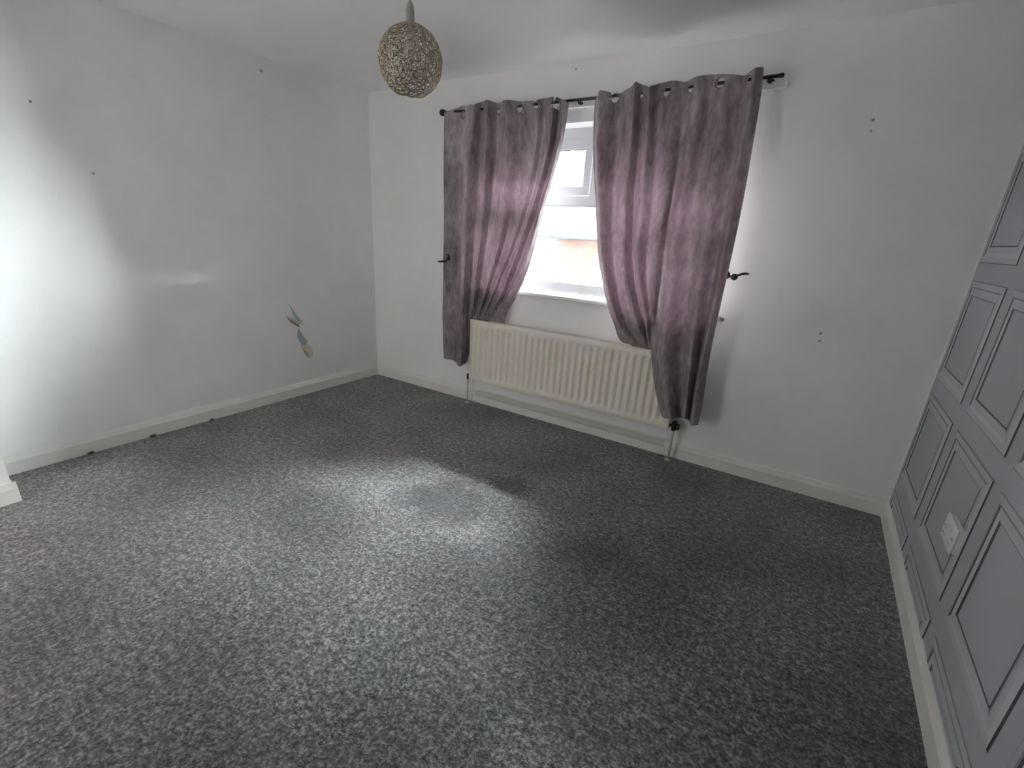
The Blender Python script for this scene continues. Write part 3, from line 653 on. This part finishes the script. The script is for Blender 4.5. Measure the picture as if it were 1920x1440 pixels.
# ------------------------------------------------------------------ pendant lamp
GX, GY, GZ, GR = 1.995, -1.60, 1.957, .1165
lamp = empty('pendant_lamp', (GX, GY, H)); tag(lamp, 'round champagne wire ball pendant lamp hanging from the ceiling', 'ceiling lamp')
offl = Matrix.Translation(-Vector(lamp.location))
def lp(name, bm, m, **k):
    o = obj(name, bm, m, lamp, **k); o.matrix_parent_inverse = offl; return o
M_flex = mat('grey_flex', (.42, .42, .42), .5); M_holder = mat('lampholder_plastic', (.42, .44, .40), .4); M_gold = mat('champagne_wire', (.56, .48, .39), .26, Metallic=.8)
M_bead = mat('clear_acrylic_bead', (.85, .80, .74), .12)
bm = bmesh.new(); lathe(bm, [(.044, 0), (.044, -.006), (.036, -.018), (.010, -.026)], (GX, GY, H - .001), 24); lp('ceiling_rose', bm, M_holder, smooth=True)
bm = bmesh.new(); tube(bm, [(GX, GY, H - .02), (GX, GY, GZ + .175)], .0034, 8); lp('flex', bm, M_flex, smooth='all')
bm = bmesh.new(); lathe(bm, [(.004, .184), (.007, .180), (.0135, .168), (.0155, .152), (.0155, .148), (.0135, .147), (.0135, .143), (.016, .142), (.017, .102)], (GX, GY, GZ), 20); lp('lamp_holder', bm, M_holder, smooth=True)
bm = bmesh.new(); lathe(bm, [(.013, .104), (.014, .085), (.024, .06), (.026, .042), (.018, .02), (.004, .012)], (GX, GY, GZ), 18); lp('bulb', bm, mat('frosted_bulb', (.8, .8, .78), .3), smooth='all')
tilt = Matrix.Rotation(R(-4), 4, 'Y')
bm = bmesh.new(); SR = GR * .99
def sph(th, phi, r=SR): return Vector((r * math.sin(th) * math.cos(phi), r * math.sin(th) * math.sin(phi), r * math.cos(th)))
for th in (R(11), R(149)):
    tube(bm, [sph(th, 2 * math.pi * k / 40) for k in range(40)], .0022, 6, close=True)
for k in range(16): tube(bm, [sph(R(11 + 141 * j / 16), 2 * math.pi * k / 16 + .25 * math.sin(j * .9 + k)) for j in range(17)], .0013, 5)
for k in range(3): tube(bm, [Vector((.019 * math.cos(k * 2.094), .019 * math.sin(k * 2.094), SR * .96)), sph(R(11), k * 2.094)], .0015, 5)
tube(bm, [Vector((.02 * math.cos(k * .3927), .02 * math.sin(k * .3927), SR * .965)) for k in range(16)], .002, 5, close=True)
shade = obj('lamp_shade', bm, M_gold, lamp, smooth='all'); shade.location = (0, 0, GZ - H); shade.rotation_euler = (0, R(3), 0)
# wire rings: three sizes of shared mesh, each ring its own piece
ring_me = []
for rr in (.009, .013, .0175):
    b0 = bmesh.new(); n = 18
    tube(b0, [(rr * math.cos(2 * math.pi * k / n), rr * math.sin(2 * math.pi * k / n), -rr * rr / (2 * SR)) for k in range(n)], .0021, 5, close=True)
    if rr > .012: tube(b0, [(rr * .45 * math.cos(2 * math.pi * k / 12) + rr * .1, rr * .45 * math.sin(2 * math.pi * k / 12), .001) for k in range(12)], .0013, 5, close=True)
    me = bpy.data.meshes.new('wire_ring'); b0.to_mesh(me); b0.free(); me.materials.append(M_gold)
    for p in me.polygons: p.use_smooth = True
    ring_me.append((rr, me))
placed = []; rnd = random.Random(11)
for size, want in ((2, 55), (1, 90), (0, 110)):
    rr, me = ring_me[size]; tries = 0; cnt = 0
    while cnt < want and tries < 6000:
        tries += 1
        c = rnd.uniform(math.cos(R(150)), math.cos(R(14))); th = math.acos(c); phi = rnd.uniform(0, 2 * math.pi); p = sph(th, phi)
        if any((p - q).length < (rr + r2) * .86 for q, r2 in placed): continue
        placed.append((p, rr)); cnt += 1
        o = bpy.data.objects.new('wire_ring', me); COL.objects.link(o); o.parent = shade
        o.location = p * (1 + rnd.uniform(-.01, .012)); o.rotation_euler = p.to_track_quat('Z', 'Y').to_euler(); o.rotation_euler.rotate_axis('Z', rnd.uniform(0, 6))
# loose curls of wire that fill between the rings
bm = bmesh.new()
for _ in range(80):
    th = math.acos(rnd.uniform(math.cos(R(150)), math.cos(R(14)))); phi = rnd.uniform(0, 2 * math.pi); a = rnd.uniform(0, 6.28); pts = []
    r_ = rnd.uniform(.97, 1.01) * SR; cur = rnd.uniform(-.9, .9)
    for k in range(7):
        pts.append(sph(th, phi, r_)); a += cur; th += .045 * math.cos(a); th = min(max(th, R(12)), R(151)); phi += .045 * math.sin(a) / max(.3, math.sin(th))
    tube(bm, pts, .0014, 4, caps=False)
cw = obj('curled_wire', bm, M_gold, shade, smooth='all'); cw['kind'] = 'stuff'
bm = bmesh.new()
for _ in range(70):
    th = math.acos(rnd.uniform(math.cos(R(150)), math.cos(R(14)))); p = sph(th, rnd.uniform(0, 6.28), SR * 1.0)
    bmesh.ops.create_icosphere(bm, subdivisions=1, radius=rnd.uniform(.0022, .0034), matrix=Matrix.Translation(p))
bd = obj('bead', bm, M_bead, shade, smooth='all'); bd['kind'] = 'stuff'; bd['label'] = 'small clear glinting beads'

# ------------------------------------------------------------------ wall socket on the panelled wall
sock = empty('wall_socket', (W, -1.082, .487)); tag(sock, 'white double plug socket on the grey panelled wall', 'socket')
M_slot = mat('socket_slot_grey', (.30, .30, .30), .6); M_sock = mat('white_socket_plastic', (.80, .80, .78), .3)
bm = bbox(-.020, -.001, -.074, .074, -.044, .044, .004, 2)
obj('back_box', bm, M_sock, sock, smooth=True)
bm = bbox(-.025, -.019, -.077, .077, -.047, .047, .003, 2); obj('face_plate', bm, M_sock, sock, smooth=True)
for s in (-1, 1):
    bm = bbox(-.028, -.024, s * .018 - .007, s * .018 + .007, .012, .028, .0015, 1); obj('switch', bm, M_sock, sock)
    for (dy, dz, w, h) in ((0, -.002, .0025, .004), (-.011, -.024, .0035, .0018), (.011, -.024, .0035, .0018)):
        bm = bmesh.new(); box(bm, -.0255, -.0245, s * .043 + dy - w, s * .043 + dy + w, dz - h, dz + h); obj('pin_slot', bm, M_slot, sock)
for s in (-1, 1):
    bm = bmesh.new(); lathe(bm, [(.004, -.0005), (.004, .001)], (-.0255, s * .060, .0), 10, 'X'); obj('screw', bm, M_flex, sock)

# ------------------------------------------------------------------ bits of carpet fibre against the left skirting
M_fib = mat('grey_carpet_fibre', (.10, .11, .10), .95)
for i, (x, y, s, lb) in enumerate(((.028, -2.30, .016, 'small grey clump of carpet fibre by the left skirting, nearest the chimney breast'),
                                (.026, -1.975, .017, 'small grey clump of carpet fibre by the left skirting, middle one'),
                                (.026, -1.60, .013, 'small grey clump of carpet fibre by the left skirting, nearest the corner'))):
    bm = bmesh.new(); r2 = random.Random(i)
    for _ in range(46):
        a, b = r2.uniform(0, 6.28), r2.uniform(.1, 1.4); p = Vector((r2.uniform(-.3, .3) * s, r2.uniform(-.6, .6) * s, .001)); pts = [p]
        for k in range(3):
            p = p + Vector((math.cos(a) * math.cos(b), math.sin(a) * math.cos(b), math.sin(b))) * s * .38; p.x = max(p.x, -.008); p.z = max(p.z, .001); a += r2.uniform(-1, 1); b += r2.uniform(-.9, .5); pts.append(p)
        tube(bm, pts, .0012, 4)
    o = obj('carpet_fluff', bm, M_fib); o.location = (x, y, 0); tag(o, lb, 'carpet fluff', 'clumps of carpet fibre along the left skirting')
